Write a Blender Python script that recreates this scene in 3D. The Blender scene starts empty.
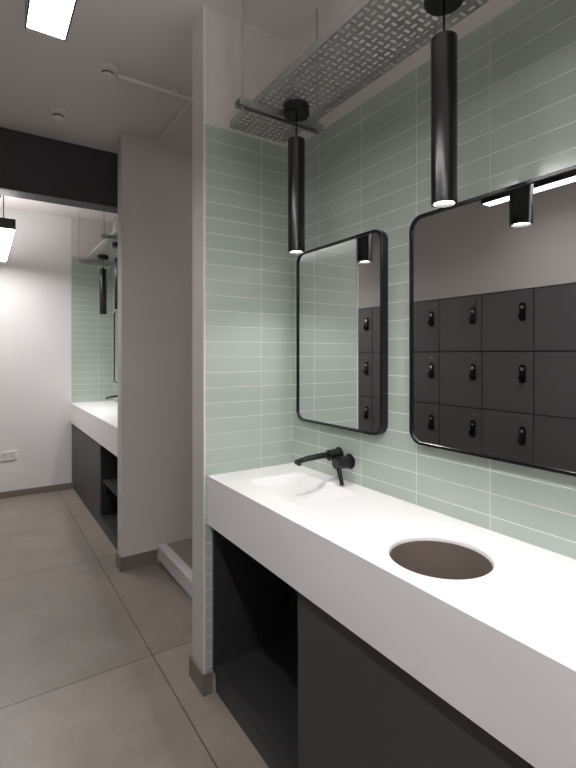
import bpy, bmesh, math
from mathutils import Vector, Matrix

scn = bpy.context.scene
try:
    scn.view_settings.view_transform = 'Standard'
    scn.view_settings.look = 'None'
except Exception: pass

# ------------------------------------------------------------ materials
def mat_base(name):
    m = bpy.data.materials.new(name); m.use_nodes = True
    nt = m.node_tree
    return m, nt, nt.nodes['Principled BSDF']

def simple(name, col, rough=0.5, metal=0.0, noise=0.0, nscale=20, bump=0.0):
    m, nt, b = mat_base(name)
    b.inputs['Base Color'].default_value = (*col, 1)
    b.inputs['Roughness'].default_value = rough
    b.inputs['Metallic'].default_value = metal
    if noise or bump:
        tc = nt.nodes.new('ShaderNodeTexCoord')
        n = nt.nodes.new('ShaderNodeTexNoise'); n.inputs['Scale'].default_value = nscale
        n.inputs['Detail'].default_value = 5
        nt.links.new(tc.outputs['Object'], n.inputs['Vector'])
        if noise:
            mx = nt.nodes.new('ShaderNodeMix'); mx.data_type = 'RGBA'
            mx.inputs[6].default_value = (*[c*(1-noise) for c in col], 1)
            mx.inputs[7].default_value = (*[min(1, c*(1+noise)) for c in col], 1)
            nt.links.new(n.outputs['Fac'], mx.inputs[0])
            nt.links.new(mx.outputs[2], b.inputs['Base Color'])
        if bump:
            bp = nt.nodes.new('ShaderNodeBump'); bp.inputs['Strength'].default_value = bump
            bp.inputs['Distance'].default_value = 0.002
            nt.links.new(n.outputs['Fac'], bp.inputs['Height'])
            nt.links.new(bp.outputs['Normal'], b.inputs['Normal'])
    return m

def emit(name, col, strength):
    m, nt, b = mat_base(name)
    b.inputs['Base Color'].default_value = (0.8, 0.8, 0.8, 1)
    b.inputs['Emission Color'].default_value = (*col, 1)
    b.inputs['Emission Strength'].default_value = strength
    return m

PAINT = (0.63, 0.60, 0.585)

def tile_mat(name, axis, offset, top):
    """stacked glazed tiles on a wall, painted plaster above height `top`"""
    m, nt, b = mat_base(name)
    N = nt.nodes.new; L = nt.links.new
    tc = N('ShaderNodeTexCoord'); sp = N('ShaderNodeSeparateXYZ'); L(tc.outputs['Object'], sp.inputs[0])
    ad = N('ShaderNodeMath'); ad.operation = 'ADD'; ad.inputs[1].default_value = 0.262*20 - offset
    L(sp.outputs[axis], ad.inputs[0])
    az = N('ShaderNodeMath'); az.operation = 'ADD'; az.inputs[1].default_value = 0.0625*40 - top
    L(sp.outputs[2], az.inputs[0])
    cb = N('ShaderNodeCombineXYZ'); L(ad.outputs[0], cb.inputs[0]); L(az.outputs[0], cb.inputs[1])
    br = N('ShaderNodeTexBrick'); br.offset = 0; br.squash = 1
    br.inputs['Scale'].default_value = 1
    br.inputs['Brick Width'].default_value = 0.262
    br.inputs['Row Height'].default_value = 0.0625
    br.inputs['Mortar Size'].default_value = 0.0014
    br.inputs['Mortar Smooth'].default_value = 0.2
    br.inputs['Color1'].default_value = (0.42, 0.49, 0.43, 1)
    br.inputs['Color2'].default_value = (0.455, 0.525, 0.47, 1)
    br.inputs['Mortar'].default_value = (0.76, 0.78, 0.76, 1)
    L(cb.outputs[0], br.inputs['Vector'])
    L(br.outputs['Color'], b.inputs['Base Color'])
    rr = N('ShaderNodeMapRange'); rr.inputs['To Min'].default_value = 0.13; rr.inputs['To Max'].default_value = 0.8
    L(br.outputs['Fac'], rr.inputs['Value']); L(rr.outputs[0], b.inputs['Roughness'])
    bp = N('ShaderNodeBump'); bp.invert = True; bp.inputs['Strength'].default_value = 0.6
    bp.inputs['Distance'].default_value = 0.0015
    wn = N('ShaderNodeTexNoise'); wn.inputs['Scale'].default_value = 9; wn.inputs['Detail'].default_value = 1
    L(tc.outputs['Object'], wn.inputs['Vector'])
    bw = N('ShaderNodeBump'); bw.inputs['Strength'].default_value = 0.25; bw.inputs['Distance'].default_value = 0.004
    L(wn.outputs['Fac'], bw.inputs['Height']); L(bw.outputs[0], bp.inputs['Normal'])
    L(br.outputs['Fac'], bp.inputs['Height']); L(bp.outputs[0], b.inputs['Normal'])
    p = N('ShaderNodeBsdfPrincipled'); p.inputs['Base Color'].default_value = (*PAINT, 1)
    p.inputs['Roughness'].default_value = 0.85
    gt = N('ShaderNodeMath'); gt.operation = 'GREATER_THAN'; gt.inputs[1].default_value = top
    L(sp.outputs[2], gt.inputs[0])
    ms = N('ShaderNodeMixShader'); L(gt.outputs[0], ms.inputs[0]); L(b.outputs[0], ms.inputs[1]); L(p.outputs[0], ms.inputs[2])
    L(ms.outputs[0], nt.nodes['Material Output'].inputs['Surface'])
    return m

def floor_mat():
    m, nt, b = mat_base('concrete_look_floor_tile')
    N = nt.nodes.new; L = nt.links.new
    tc = N('ShaderNodeTexCoord')
    mp = N('ShaderNodeMapping'); mp.inputs['Location'].default_value = (6 - 0.653, 12 - 2.11, 0)
    L(tc.outputs['Object'], mp.inputs['Vector'])
    br = N('ShaderNodeTexBrick'); br.offset = 0; br.squash = 1
    br.inputs['Scale'].default_value = 1
    br.inputs['Brick Width'].default_value = 0.6
    br.inputs['Row Height'].default_value = 1.2
    br.inputs['Mortar Size'].default_value = 0.0032
    br.inputs['Mortar Smooth'].default_value = 0.1
    br.inputs['Color1'].default_value = (0.86, 0.86, 0.86, 1)
    br.inputs['Color2'].default_value = (1.0, 1.0, 1.0, 1)
    br.inputs['Mortar'].default_value = (0.36, 0.34, 0.33, 1)
    L(mp.outputs[0], br.inputs['Vector'])
    n1 = N('ShaderNodeTexNoise'); n1.inputs['Scale'].default_value = 3.0; n1.inputs['Detail'].default_value = 9
    n1.inputs['Roughness'].default_value = 0.68; n1.inputs['Distortion'].default_value = 0.2
    n2 = N('ShaderNodeTexNoise'); n2.inputs['Scale'].default_value = 140; n2.inputs['Detail'].default_value = 3
    L(tc.outputs['Object'], n1.inputs['Vector']); L(tc.outputs['Object'], n2.inputs['Vector'])
    cr = N('ShaderNodeValToRGB')
    cr.color_ramp.elements[0].position = 0.28; cr.color_ramp.elements[0].color = (0.235, 0.200, 0.172, 1)
    cr.color_ramp.elements[1].position = 0.72; cr.color_ramp.elements[1].color = (0.355, 0.308, 0.268, 1)
    L(n1.outputs['Fac'], cr.inputs[0])
    mu = N('ShaderNodeMix'); mu.data_type = 'RGBA'; mu.blend_type = 'MULTIPLY'; mu.inputs[0].default_value = 1
    L(cr.outputs[0], mu.inputs[6]); L(br.outputs['Color'], mu.inputs[7])
    mr = N('ShaderNodeMapRange'); mr.inputs['To Min'].default_value = 0.84; mr.inputs['To Max'].default_value = 1.15
    L(n2.outputs['Fac'], mr.inputs['Value'])
    mu2 = N('ShaderNodeMix'); mu2.data_type = 'RGBA'; mu2.blend_type = 'MULTIPLY'; mu2.inputs[0].default_value = 1
    L(mu.outputs[2], mu2.inputs[6]); L(mr.outputs[0], mu2.inputs[7])
    L(mu2.outputs[2], b.inputs['Base Color'])
    rm = N('ShaderNodeMapRange'); rm.inputs['To Min'].default_value = 0.30; rm.inputs['To Max'].default_value = 0.44
    L(n1.outputs['Fac'], rm.inputs['Value']); L(rm.outputs[0], b.inputs['Roughness'])
    bp = N('ShaderNodeBump'); bp.invert = True; bp.inputs['Strength'].default_value = 0.4; bp.inputs['Distance'].default_value = 0.001
    L(br.outputs['Fac'], bp.inputs['Height']); L(bp.outputs[0], b.inputs['Normal'])
    return m

M_FLOOR = floor_mat()
M_PAINT = simple('painted_plaster', PAINT, 0.85, noise=0.02, nscale=3)
M_BULK = simple('bulkhead_paint', (0.54, 0.51, 0.49), 0.85, noise=0.02, nscale=3)
M_CEIL = simple('ceiling_paint', (0.74, 0.70, 0.69), 0.9, noise=0.02, nscale=2)
M_FARWALL = simple('white_wall_paint', (0.76, 0.75, 0.745), 0.85, noise=0.02, nscale=3)
M_BEAM = simple('charcoal_beam_paint', (0.050, 0.048, 0.054), 0.6, noise=0.05, nscale=4)
M_TILE_R = tile_mat('sage_tile_side', 1, 0.775, 2.29)
M_TILE_E = tile_mat('sage_tile_end', 0, 0.752, 2.29)
M_TILE_F = tile_mat('sage_tile_far', 0, 0.777, 2.37)
M_TILE_FR = tile_mat('sage_tile_far_side', 1, 0.775, 2.37)
M_SKIRT = simple('skirting_tile', (0.20, 0.165, 0.14), 0.5, noise=0.1, nscale=12)
M_WHITE = simple('white_solid_surface', (0.87, 0.86, 0.87), 0.35)
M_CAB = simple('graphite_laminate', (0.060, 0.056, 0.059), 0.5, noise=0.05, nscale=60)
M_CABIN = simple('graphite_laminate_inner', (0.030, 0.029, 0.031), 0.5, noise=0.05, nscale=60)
M_BLACK = simple('satin_black_metal', (0.006, 0.006, 0.007), 0.22, metal=0.0)
M_MIRROR = simple('mirror_glass', (0.82, 0.82, 0.82), 0.0, metal=1.0)
M_GALV = simple('galvanised_steel', (0.44, 0.44, 0.44), 0.4, metal=0.6, noise=0.2, nscale=40)
M_TAUPE = simple('taupe_bin_liner', (0.20, 0.16, 0.135), 0.6, noise=0.05, nscale=10)
M_PLASTIC = simple('white_plastic', (0.74, 0.73, 0.72), 0.45, noise=0.01)
M_DARKHOLE = simple('dark_recess', (0.01, 0.01, 0.01), 0.8, noise=0.01)
M_LOCK = simple('locker_door_laminate', (0.095, 0.088, 0.095), 0.5, noise=0.05, nscale=30)
M_CHROME = simple('brushed_chrome', (0.6, 0.6, 0.6), 0.25, metal=1.0)
M_LED = emit('led_diffuser', (1.0, 0.975, 0.965), 35)
M_LED2 = emit('led_diffuser_dimmed', (1.0, 0.975, 0.965), 9)
M_UPFILL = emit('added_ceiling_fill', (1.0, 0.975, 0.965), 24)  # added glow for the housing tops, brightens the ceiling
M_LAMP = emit('pendant_led', (1.0, 0.96, 0.93), 14)
M_STEP = simple('step_tile', (0.33, 0.29, 0.25), 0.5, noise=0.12, nscale=30)

# ------------------------------------------------------------ helpers
col = scn.collection
def root(name, loc=(0, 0, 0)):
    e = bpy.data.objects.new(name, None); e.location = loc; e.empty_display_size = 0.05
    col.objects.link(e); return e

def finish(name, bm, mats, parent=None, bevel=0.0, smooth=False, segs=2, angle=35):
    bmesh.ops.recalc_face_normals(bm, faces=bm.faces[:])
    me = bpy.data.meshes.new(name); bm.to_mesh(me); bm.free()
    if not isinstance(mats, (list, tuple)): mats = [mats]
    for m in mats: me.materials.append(m)
    o = bpy.data.objects.new(name, me); col.objects.link(o)
    if parent:
        o.parent = parent
        o.matrix_parent_inverse = Matrix.Translation(Vector(parent.location)).inverted()
    if smooth:
        for p in me.polygons: p.use_smooth = True
        try: me.set_sharp_from_angle(angle=math.radians(angle))
        except Exception: pass
    if bevel:
        md = o.modifiers.new('bevel', 'BEVEL'); md.width = bevel; md.segments = segs
        md.limit_method = 'ANGLE'; md.angle_limit = math.radians(40)
    return o

def box(bm, x0, x1, y0, y1, z0, z1, mi=0):
    v = [bm.verts.new(p) for p in ((x0,y0,z0),(x1,y0,z0),(x1,y1,z0),(x0,y1,z0),(x0,y0,z1),(x1,y0,z1),(x1,y1,z1),(x0,y1,z1))]
    fs = []
    for idx in ((0,3,2,1),(4,5,6,7),(0,1,5,4),(1,2,6,5),(2,3,7,6),(3,0,4,7)):
        f = bm.faces.new([v[i] for i in idx]); f.material_index = mi; fs.append(f)
    return fs

def cyl(bm, p0, p1, r, n=24, mi=0, r1=None):
    p0, p1 = Vector(p0), Vector(p1); d = (p1-p0).normalized()
    a = d.orthogonal().normalized(); b = d.cross(a)
    r1 = r if r1 is None else r1
    A = [bm.verts.new(p0 + r*(math.cos(t)*a+math.sin(t)*b)) for t in [2*math.pi*i/n for i in range(n)]]
    B = [bm.verts.new(p1 + r1*(math.cos(t)*a+math.sin(t)*b)) for t in [2*math.pi*i/n for i in range(n)]]
    for i in range(n):
        f = bm.faces.new((A[i], A[(i+1)%n], B[(i+1)%n], B[i])); f.material_index = mi
    bm.faces.new(A[::-1]).material_index = mi; bm.faces.new(B).material_index = mi

def lathe(bm, cx, cy, prof, n=48, mi=0, cap0=True, cap1=True):
    loops = []
    for r, z in prof:
        loops.append([bm.verts.new((cx+r*math.cos(2*math.pi*i/n), cy+r*math.sin(2*math.pi*i/n), z)) for i in range(n)])
    for a, b in zip(loops, loops[1:]):
        for i in range(n):
            bm.faces.new((a[i], a[(i+1)%n], b[(i+1)%n], b[i])).material_index = mi
    if cap0: bm.faces.new(loops[0][::-1]).material_index = mi
    if cap1: bm.faces.new(loops[-1]).material_index = mi

def rrect(cx, cy, hx, hy, r, n=8):
    pts = []
    for sx, sy, a0 in ((1,1,0),(-1,1,90),(-1,-1,180),(1,-1,270)):
        for i in range(n+1):
            a = math.radians(a0 + 90*i/n)
            pts.append((cx+sx*(hx-r)+r*math.cos(a), cy+sy*(hy-r)+r*math.sin(a)))
    return pts

def loft(bm, loops, mi=0, cap0=False, cap1=False):
    L = [[bm.verts.new(p) for p in lp] for lp in loops]
    n = len(L[0])
    for a, b in zip(L, L[1:]):
        for i in range(n):
            bm.faces.new((a[i], a[(i+1)%n], b[(i+1)%n], b[i])).material_index = mi
    if cap0: bm.faces.new(L[0][::-1]).material_index = mi
    if cap1: bm.faces.new(L[-1]).material_index = mi

def one_box(name, b, mat, bevel=0.0, parent=None):
    bm = bmesh.new(); box(bm, *b); return finish(name, bm, mat, parent, bevel)

# ------------------------------------------------------------ room shell
CZ = 2.76; WX = 1.18; EY = 1.75; FY = 5.2; NY = -1.7; LX = -0.90
DX = 0.745
one_box('floor', (-1.5, 2.4, NY-0.1, FY+0.1, -0.1, 0.0), M_FLOOR)
one_box('ceiling', (-1.5, 2.4, NY-0.1, FY+0.1, CZ, CZ+0.1), M_CEIL)

def wall_faces(name, b, base, face_map):
    bm = bmesh.new(); fs = box(bm, *b); mats = [base]
    key = {'-Y': 2, '+X': 3, '+Y': 4, '-X': 5}
    for k, m in face_map.items():
        mats.append(m); fs[key[k]].material_index = len(mats)-1
    return finish(name, bm, mats)

wall_faces('wall_right', (WX, WX+0.12, NY, EY, 0, CZ), M_PAINT, {'-X': M_TILE_R})
wall_faces('wall_partition', (0.752, 2.3, EY, EY+0.13, 0, CZ), M_PAINT, {'-Y': M_TILE_E})
wall_faces('wall_divider', (DX, 2.3, 3.04, 3.14, 0, CZ), M_PAINT, {})
wall_faces('wall_right_rear', (WX, WX+0.12, 3.14, FY, 0, CZ), M_PAINT, {'-X': M_TILE_FR})
one_box('wall_alcove', (2.3, 2.4, EY, 3.14, 0, CZ), M_PAINT)
one_box('wall_far', (-1.5, 0.777, FY, FY+0.1, 0, CZ), M_FARWALL)
wall_faces('wall_far_tiled', (0.777, 1.3, FY, FY+0.1, 0, CZ), M_PAINT, {'-Y': M_TILE_F})
one_box('wall_near', (-1.5, 1.3, NY-0.1, NY, 0, CZ), M_PAINT)
one_box('wall_left', (-1.5, -1.38, NY, FY, 0, CZ), M_PAINT)
one_box('wall_bulkhead', (-1.38, LX, NY, 3.78, 1.83, CZ), M_BULK)
one_box('wall_left_rear', (-1.38, LX, 3.78, FY, 0, CZ), M_PAINT)
one_box('wall_left_nib', (-1.38, LX, NY, -1.42, 0, 1.83), M_PAINT)
one_box('ceiling_beam', (LX, WX, 3.37, 3.52, 2.385, CZ), M_BEAM, 0.003)

one_box('trim_1', (0.746, 0.754, EY-0.004, EY+0.004, 0.0, CZ), M_PLASTIC, 0.001)

SK = 0.085; ST = 0.011
one_box('baseboard_partition', (0.752-ST, 0.752, EY-ST, EY+0.13+ST, 0, SK), M_SKIRT, 0.0015)
one_box('baseboard_partition_return', (0.752, 0.783, EY-ST, EY, 0, SK), M_SKIRT, 0.0015)
one_box('baseboard_divider', (DX-ST, 0.97, 3.04-ST, 3.04, 0, SK), M_SKIRT, 0.0015)
one_box('baseboard_divider_end', (DX-ST, DX, 3.04, 3.14, 0, SK), M_SKIRT, 0.0015)
one_box('baseboard_far', (LX, 0.795, FY-ST, FY, 0, 0.06), M_SKIRT, 0.0015)
one_box('baseboard_left', (LX, LX+ST, 3.78, FY-ST, 0, 0.06), M_SKIRT, 0.0015)

# raised step in alcove
r = root('raised_step', (1.6, 2.46, 0))
one_box('step_slab', (0.990, 2.3, EY+0.13, 3.04, 0, 0.095), M_SKIRT, 0.002, r)
one_box('step_edge_riser', (0.980, 0.990, EY+0.13, 3.04, 0.012, 0.095), M_FARWALL, 0.001, r)
one_box('step_tiles', (1.03, 2.3, EY+0.13, 3.04, 0.095, 0.108), M_STEP, 0.001, r)
one_box('step_edge_trim', (0.972, 1.03, EY+0.13, 3.04, 0.095, 0.113), M_PLASTIC, 0.002, r)

# ------------------------------------------------------------ vanity units
def apply_boolean(obj, cutters):
    for c in cutters:
        md = obj.modifiers.new('b', 'BOOLEAN'); md.operation = 'DIFFERENCE'; md.solver = 'EXACT'; md.object = c
    dg = bpy.context.evaluated_depsgraph_get(); dg.update()
    me = bpy.data.meshes.new_from_object(obj.evaluated_get(dg))
    obj.modifiers.clear(); obj.data = me
    for c in cutters: bpy.data.objects.remove(c, do_unlink=True)

CT = 0.875; BX = WX-0.0005
PROF = [(0.763, 0.681), (0.763, CT), (BX, CT), (BX, CT-0.02), (0.785, CT-0.02), (0.785, 0.681)]
def near_vanity(y0, y1, basin_ys, bin_ys, niche, doors):
    r = root('vanity_unit', (0.97, (y0+y1)/2, 0))
    bm = bmesh.new()
    loft(bm, [[(x, y0, z) for x, z in PROF], [(x, y1, z) for x, z in PROF]], cap0=True, cap1=True)
    top = finish('countertop', bm, M_WHITE, r)
    cut = []
    for cy in basin_ys:
        bm = bmesh.new(); p = rrect(0.985, cy, 0.125, 0.19, 0.03)
        loft(bm, [[(x, y, CT-0.06) for x, y in p], [(x, y, CT+0.05) for x, y in p]], cap0=True, cap1=True)
        cut.append(finish('cutter', bm, M_WHITE))
    for cy in bin_ys:
        bm = bmesh.new(); lathe(bm, 0.930, cy, [(0.124, CT-0.06), (0.124, CT+0.05)], 64)
        cut.append(finish('cutter', bm, M_WHITE))
    apply_boolean(top, cut)
    for cy in basin_ys:
        bm = bmesh.new()
        spec = [(0, CT, .03), (0.002, CT-0.0007, .03), (0.008, CT-0.004, .032), (0.022, CT-0.015, .035), (0.036, CT-0.023, .04),
                (0.056, CT-0.028, .045), (0.075, CT-0.031, .04), (0.11, CT-0.033, .01)]
        loft(bm, [[(x, y, z) for x, y in rrect(0.985, cy, 0.125-d, 0.19-d, rr)] for d, z, rr in spec], cap1=True)
        finish('moulded_basin', bm, M_WHITE, r, smooth=True, angle=60)
        bm = bmesh.new(); lathe(bm, 0.985, cy, [(0.022, CT-0.0325), (0.022, CT-0.031), (0.018, CT-0.030)], 32)
        finish('basin_waste', bm, M_WHITE, r, smooth=True)
    for cy in bin_ys:
        bm = bmesh.new()
        lathe(bm, 0.930, cy, [(0.124, CT), (0.1215, CT-0.001), (0.1195, CT-0.004), (0.119, CT-0.012)], 64, cap0=False, cap1=False)
        finish('waste_hole_rim', bm, M_WHITE, r, smooth=True)
        bm = bmesh.new()
        lathe(bm, 0.930, cy, [(0.132, CT-0.012), (0.119, CT-0.012), (0.117, CT-0.10), (0.115, 0.50)], 64, cap0=False, cap1=True)
        finish('waste_chute', bm, M_TAUPE, r, smooth=True)
    bm = bmesh.new()
    ny0, ny1 = niche
    t = 0.018
    box(bm, 0.785, 1.17, ny1-t, ny1, 0.085, 0.678)
    box(bm, 0.785, 1.17, ny0-t, ny0, 0.085, 0.678)
    box(bm, 1.152, 1.17, ny0, ny1-t, 0.085, 0.678)
    box(bm, 0.785, 1.152, ny0, ny1-t, 0.085, 0.11)
    box(bm, 0.80, 1.17, y0, ny0-t, 0.085, 0.10)
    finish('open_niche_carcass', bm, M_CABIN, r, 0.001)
    bm = bmesh.new(); box(bm, 0.795, 0.81, y0, y1-0.012, 0, 0.084)
    finish('plinth', bm, M_CAB, r, 0.001)
    for i, (a, b) in enumerate(doors):
        one_box('door_panel_%d' % (i+1), (0.783, 0.80, a+0.0015, b-0.0015, 0.086, 0.676), M_CAB, 0.0012, r)
    return r

near_vanity(-1.5, EY-0.0005, [1.41], [0.745], (1.14, EY-0.001), [(0.44, 1.139), (-0.26, 0.44), (-0.96, -0.26), (-1.5, -0.96)])

def far_vanity():
    y0, y1 = 3.141, FY-0.0005
    r = root('vanity_unit', (0.97, 4.17, 0))
    bm = bmesh.new()
    loft(bm, [[(x, y0, z) for x, z in PROF], [(x, y1, z) for x, z in PROF]], cap0=True, cap1=True)
    finish('countertop', bm, M_WHITE, r)
    bm = bmesh.new()
    for a in (y0+0.005, 3.842, y1-0.02): box(bm, 0.785, 1.17, a, a+0.018, 0.085, 0.678)
    box(bm, 1.152, 1.17, y0+0.023, 5.18, 0.085, 0.678)
    box(bm, 0.785, 1.152, y0+0.023, 5.18, 0.085, 0.11)
    box(bm, 0.80, 1.152, y0+0.023, 3.842, 0.37, 0.39)
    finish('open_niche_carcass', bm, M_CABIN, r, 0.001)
    one_box('plinth', (0.795, 0.81, y0, y1-0.02, 0, 0.084), M_CAB, 0.001, r)
    one_box('door_panel_1', (0.783, 0.80, 3.862, 4.52, 0.086, 0.674), M_CAB, 0.0012, r)
    one_box('door_panel_2', (0.783, 0.80, 4.523, 5.185, 0.086, 0.674), M_CAB, 0.0012, r)
far_vanity()

# ------------------------------------------------------------ mirrors
def mirror(y0, y1, z0=1.078, z1=1.80):
    cy, cz, hy, hz = (y0+y1)/2, (z0+z1)/2, (y1-y0)/2, (z1-z0)/2
    r = root('wall_mirror', (WX, cy, cz))
    def lp(x, inset, rad): return [(x, y, z) for y, z in rrect(cy, cz, hy-inset, hz-inset, rad, 10)]
    bm = bmesh.new()
    loft(bm, [lp(WX, 0, .045), lp(1.1515, 0, .045), lp(1.150, .0015, .0435), lp(1.150, .0085, .0365), lp(1.1515, .010, .035), lp(1.158, .010, .035)])
    finish('frame', bm, M_BLACK, r, smooth=True)
    bm = bmesh.new()
    bm.faces.new([bm.verts.new(p) for p in lp(1.156, .0095, .0355)])
    finish('glass', bm, M_MIRROR, r)
mirror(1.163, 1.683)
mirror(0.02, 1.041)
mirror(4.35, 5.02)
mirror(3.3, 4.23)

# ------------------------------------------------------------ faucet
def faucet(y):
    r = root('wall_mounted_faucet', (WX, y, 0.97))
    bm = bmesh.new()
    cyl(bm, (WX, y, 0.972), (WX-0.006, y, 0.972), 0.027, 32)
    cyl(bm, (WX-0.006, y, 0.972), (WX-0.055, y, 0.972), 0.0215, 32)
    finish('spout_body', bm, M_BLACK, r, 0.002, True)
    bm = bmesh.new()
    pts = [(WX-0.05, .974, .012, .0125), (WX-0.10, .974, .0125, .0115), (WX-0.16, .971, .013, .0105), (WX-0.195, .966, .0135, .0095), (WX-0.207, .963, .0125, .0085)]
    loft(bm, [[(x, y+a*math.cos(t), z+b*math.sin(t)) for t in [2*math.pi*i/20 for i in range(20)]] for x, z, a, b in pts], cap0=True, cap1=True)
    finish('spout', bm, M_BLACK, r, 0.0015, True)
    bm = bmesh.new(); cyl(bm, (WX-0.192, y, .962), (WX-0.192, y, .951), .008, 20)
    finish('aerator', bm, M_BLACK, r, smooth=True)
    h = y-0.065
    bm = bmesh.new()
    cyl(bm, (WX, h, .955), (WX-0.006, h, .955), .029, 32)
    cyl(bm, (WX-0.006, h, .955), (WX-0.05, h, .955), .023, 32)
    cyl(bm, (WX-0.05, h, .955), (WX-0.075, h, .955), .0235, 32, r1=.021)
    finish('mixer_body', bm, M_BLACK, r, 0.002, True)
    bm = bmesh.new()
    cyl(bm, (WX-0.060, h, .945), (WX-0.066, h-0.030, .880), .0105, 20, r1=.007)
    finish('lever', bm, M_BLACK, r, 0.0015, True)
faucet(1.425)
faucet(4.55)

# ------------------------------------------------------------ pendants
def pendant(x, y, zb=1.742, L=0.42, ztop=2.289, power=10):
    r = root('pendant_light', (x, y, ztop))
    bm = bmesh.new()
    lathe(bm, x, y, [(0.047, ztop), (0.049, ztop-0.003), (0.049, ztop-0.034), (0.046, ztop-0.038), (0.006, ztop-0.039)], 48)
    finish('canopy', bm, M_BLACK, r, smooth=True)
    bm = bmesh.new(); cyl(bm, (x, y, ztop-0.038), (x, y, zb+L), 0.003, 10)
    cyl(bm, (x, y, zb+L), (x, y, zb+L+0.012), 0.006, 16)
    finish('cord', bm, M_BLACK, r, smooth=True)
    bm = bmesh.new()
    lathe(bm, x, y, [(0.027, zb+0.022), (0.027, zb), (0.0305, zb-0.0), (0.032, zb+0.0015), (0.032, zb+L-0.002), (0.030, zb+L)], 48, cap0=False, cap1=True)
    finish('tube', bm, M_BLACK, r, smooth=True)
    bm = bmesh.new(); lathe(bm, x, y, [(0.027, zb+0.008), (0.027, zb+0.012)], 40)
    finish('led_disc', bm, M_LAMP, r)
    l = bpy.data.lights.new('pendant_spot', 'SPOT'); l.energy = power; l.spot_size = math.radians(125); l.spot_blend = 0.8
    l.shadow_soft_size = 0.025; l.color = (1, 0.965, 0.94)
    o = bpy.data.objects.new('lamp_beam', l); col.objects.link(o); o.location = (x, y, zb+0.004)
    o.parent = r; o.matrix_parent_inverse = Matrix.Translation(Vector(r.location)).inverted()
pendant(0.985, 1.44); pendant(0.982, 0.773); pendant(0.985, 0.10); pendant(0.985, -0.57)
pendant(0.96, 4.60); pendant(0.96, 4.02)

# ------------------------------------------------------------ cable tray
def cable_tray(y0, y1, x0=0.856, x1=1.115, z=2.29, struts=()):
    r = root('cable_tray', ((x0+x1)/2, (y0+y1)/2, z))
    bm = bmesh.new()
    nx = 10; c = (x1-x0)/nx; ny = int((y1-y0)/c); cy = (y1-y0)/ny
    K = 12
    for i in range(nx):
        for j in range(ny):
            ax, ay = x0+i*c, y0+j*cy; mx, my = ax+c/2, ay+cy/2
            hor = (i+j) % 2
            hx, hy = (0.0106, 0.0048) if hor else (0.0048, 0.0106)
            rad = 0.0046; inner = []
            for sx, sy, a0 in ((1,1,0),(-1,1,90),(-1,-1,180),(1,-1,270)):
                for k in range(3):
                    a = math.radians(a0+45*k)
                    inner.append(bm.verts.new((mx+sx*(hx-rad)+rad*math.cos(a), my+sy*(hy-rad)+rad*math.sin(a), z)))
            outp = [(ax+c, my+cy*.25), (ax+c, ay+cy), (mx+c*.25, ay+cy), (mx-c*.25, ay+cy), (ax, ay+cy), (ax, my+cy*.25),
                    (ax, my-cy*.25), (ax, ay), (mx-c*.25, ay), (mx+c*.25, ay), (ax+c, ay), (ax+c, my-cy*.25)]
            out = [bm.verts.new((p[0], p[1], z)) for p in outp]
            for k in range(K):
                bm.faces.new((inner[k], out[k], out[(k+1)%K], inner[(k+1)%K]))
    bmesh.ops.remove_doubles(bm, verts=bm.verts[:], dist=1e-5)
    finish('perforated_base', bm, M_GALV, r)
    bm = bmesh.new()
    for xa, xb in ((x0-0.0012, x0), (x1, x1+0.0012)):
        box(bm, xa, xb, y0, y1, z-0.001, z+0.028)
    box(bm, x0, x0+0.009, y0, y1, z+0.0265, z+0.028); box(bm, x1-0.009, x1, y0, y1, z+0.0265, z+0.028)
    finish('side_flanges', bm, M_GALV, r)
    for k, ys in enumerate(struts):
        bm = bmesh.new()
        a, b = x0-0.075, x1+0.045
        box(bm, a, b, ys-0.0205, ys+0.0205, z-0.004, z-0.002)
        box(bm, a, b, ys-0.0205, ys-0.0185, z-0.024, z-0.004)
        box(bm, a, b, ys+0.0185, ys+0.0205, z-0.024, z-0.004)
        box(bm, a, b, ys-0.0185, ys-0.011, z-0.024, z-0.022)
        box(bm, a, b, ys+0.011, ys+0.0185, z-0.024, z-0.022)
        finish('strut_channel_%d' % k, bm, M_GALV, r)
        bm = bmesh.new()
        for xx in (a+0.02, b-0.02):
            cyl(bm, (xx, ys, z-0.035), (xx, ys, CZ), 0.004, 10)
            cyl(bm, (xx, ys, z-0.03), (xx, ys, z-0.024), 0.009, 6)
            cyl(bm, (xx, ys, z-0.002), (xx, ys, z+0.004), 0.009, 6)
        finish('threaded_rods_%d' % k, bm, M_GALV, r)
cable_tray(-1.45, 1.73, struts=(1.52, 0.35, -0.85))
cable_tray(3.6, 5.15, struts=(4.9, 3.8))

# ------------------------------------------------------------ linear lights
def linear_light(x0, x1, y0, y1, z=2.19, h=0.07, up=True, led=None):
    r = root('linear_pendant_light', ((x0+x1)/2, (y0+y1)/2, z))
    bm = bmesh.new()
    t = 0.004
    box(bm, x0, x1, y0, y1, z+0.012, z+h)
    box(bm, x0, x0+t, y0, y1, z, z+0.012); box(bm, x1-t, x1, y0, y1, z, z+0.012)
    box(bm, x0+t, x1-t, y0, y0+t, z, z+0.012); box(bm, x0+t, x1-t, y1-t, y1, z, z+0.012)
    finish('housing', bm, M_BLACK, r)
    one_box('diffuser', (x0+t, x1-t, y0+t, y1-t, z+0.003, z+0.011), led or M_LED, 0, r)
    if up: one_box('ceiling_fill_strip', (x0+0.02, x1-0.02, y0+0.05, y1-0.05, z+h, z+h+0.003), M_UPFILL, 0, r)  # emissive strip added on top to throw fill onto the ceiling
    bm = bmesh.new()
    for yy in (y0+0.12, y1-0.12): 
        cyl(bm, ((x0+x1)/2, yy, z+h), ((x0+x1)/2, yy, CZ), 0.003, 8)
        cyl(bm, ((x0+x1)/2, yy, CZ-0.02), ((x0+x1)/2, yy, CZ), 0.02, 16)
    finish('suspension', bm, M_BLACK, r)
linear_light(0.095, 0.19, -0.15, 1.36)
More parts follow.
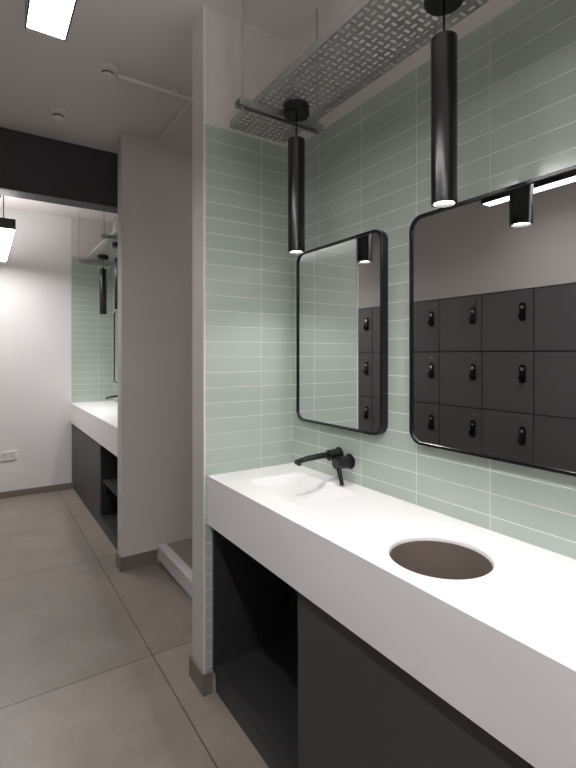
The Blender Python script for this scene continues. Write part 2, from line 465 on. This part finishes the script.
linear_light(0.095, 0.19, -1.6, -0.30)  # unseen, added behind the camera for general fill
linear_light(-0.56, -0.465, -0.3, 1.89, 2.36, up=False, led=M_LED2)
linear_light(0.07, 0.20, 3.63, 4.93, 2.20)

# unseen light added to brighten the alcove, hidden by the partition
r = root('alcove_fill_light', (1.7, 2.15, CZ))
bm = bmesh.new(); lathe(bm, 1.7, 2.15, [(0.10, CZ), (0.10, CZ-0.006), (0.085, CZ-0.008)], 40)
finish('bezel', bm, M_PLASTIC, r, smooth=True)
bm = bmesh.new(); lathe(bm, 1.7, 2.15, [(0.08, CZ-0.008), (0.08, CZ-0.010)], 40)
finish('lens', bm, M_LED, r)

# ------------------------------------------------------------ ceiling fittings
def detector(x, y):
    r = root('smoke_detector', (x, y, CZ))
    bm = bmesh.new()
    lathe(bm, x, y, [(0.048, CZ), (0.05, CZ-0.006), (0.048, CZ-0.018), (0.040, CZ-0.024)], 40)
    finish('base', bm, M_PLASTIC, r, smooth=True)
    bm = bmesh.new()
    lathe(bm, x, y, [(0.028, CZ-0.024), (0.028, CZ-0.036), (0.032, CZ-0.038), (0.030, CZ-0.046), (0.018, CZ-0.05)], 32)
    finish('sensor_head', bm, M_PLASTIC, r, smooth=True)
    bm = bmesh.new(); lathe(bm, x, y, [(0.0285, CZ-0.027), (0.0285, CZ-0.034)], 32)
    finish('vent_ring', bm, M_DARKHOLE, r, smooth=True)
detector(0.52, 2.39); detector(0.375, 2.97)

def conduit(pts, rad=0.010):
    bm = bmesh.new()
    for a, b in zip(pts, pts[1:]): cyl(bm, a, b, rad, 16)
    for p, q in zip(pts, pts[1:]):
        d = Vector(q)-Vector(p); n = max(1, int(d.length/0.5))
        for i in range(n):
            c = Vector(p)+d*((i+.5)/n); box(bm, c.x-.015, c.x+.015, c.y-.015, c.y+.015, c.z-.004, CZ)
    finish('electrical_conduit', bm, M_PLASTIC, smooth=True)
conduit([(0.57, 2.40, CZ-0.018), (2.29, 2.40, CZ-0.018)])
conduit([(0.96, 1.89, CZ-0.018), (0.96, 2.95, CZ-0.018)], 0.012)

# ------------------------------------------------------------ socket on far wall
r = root('power_socket', (0.22, FY, 0.40))
one_box('plate', (0.15, 0.295, FY-0.012, FY, 0.355, 0.442), M_PLASTIC, 0.003, r)
bm = bmesh.new()
for cx in (0.187, 0.258):
    box(bm, cx-.004, cx+.004, FY-0.0128, FY-0.012, 0.403, 0.415)
    box(bm, cx-.014, cx-.006, FY-0.0128, FY-0.012, 0.383, 0.389)
    box(bm, cx+.006, cx+.014, FY-0.0128, FY-0.012, 0.383, 0.389)
finish('pin_slots', bm, M_DARKHOLE, r)
bm = bmesh.new(); box(bm, .204, .214, FY-.016, FY-.012, .42, .434); box(bm, .232, .242, FY-.016, FY-.012, .42, .434)
finish('switches', bm, M_PLASTIC, r, 0.001)

# ------------------------------------------------------------ lockers
r = root('locker_bank', (-1.14, 1.18, 0))
one_box('carcass', (-1.379, LX-0.022, -1.419, 3.779, 0.0, 1.829), M_DARKHOLE, 0, r)
bm = bmesh.new(); bl = bmesh.new(); bc = bmesh.new()
for c in range(13):
    ya = -1.42+0.4*c
    for k in range(4):
        zt = 1.826-0.44*k; zb = zt-0.44
        box(bm, LX-0.020, LX-0.002, ya+0.004, ya+0.396, zb+0.004, zt-0.004)
        ly, lz = ya+0.075, zt-0.16
        x = LX-0.002
        p = rrect(ly, lz, 0.021, 0.066, 0.020, 6)
        loft(bl, [[(x, y, z) for y, z in p], [(x+0.012, y, z) for y, z in p]], cap0=True, cap1=True)
        cyl(bl, (x+0.012, ly, lz-0.030), (x+0.034, ly, lz-0.030), 0.017, 20)
        box(bl, x+0.030, x+0.040, ly-0.006, ly+0.006, lz-0.055, lz-0.008)
        cyl(bc, (x+0.012, ly, lz+0.034), (x+0.0145, ly, lz+0.034), 0.013, 16)
        cyl(bc, (x, ly+0.0, zt-0.05), (x+0.002, ly+0.0, zt-0.05), 0.009, 16)
finish('doors', bm, M_LOCK, r, 0.0015)
finish('locks', bl, M_BLACK, r, smooth=True)
finish('keyholes', bc, M_CHROME, r, smooth=True)

# ------------------------------------------------------------ world + camera
w = bpy.data.worlds.new('world'); scn.world = w; w.use_nodes = True
w.node_tree.nodes['Background'].inputs[0].default_value = (0.8, 0.85, 0.9, 1)
w.node_tree.nodes['Background'].inputs[1].default_value = 0.3

cam = bpy.data.cameras.new('camera'); co = bpy.data.objects.new('camera', cam); col.objects.link(co)
co.location = (0, 0, 1.36); co.rotation_euler = (math.radians(90), 0, math.radians(-33.35))
cam.sensor_fit = 'AUTO'; cam.sensor_width = 36; cam.lens = 468/768*36
cam.shift_y = -29/768; cam.clip_start = 0.02
scn.camera = co
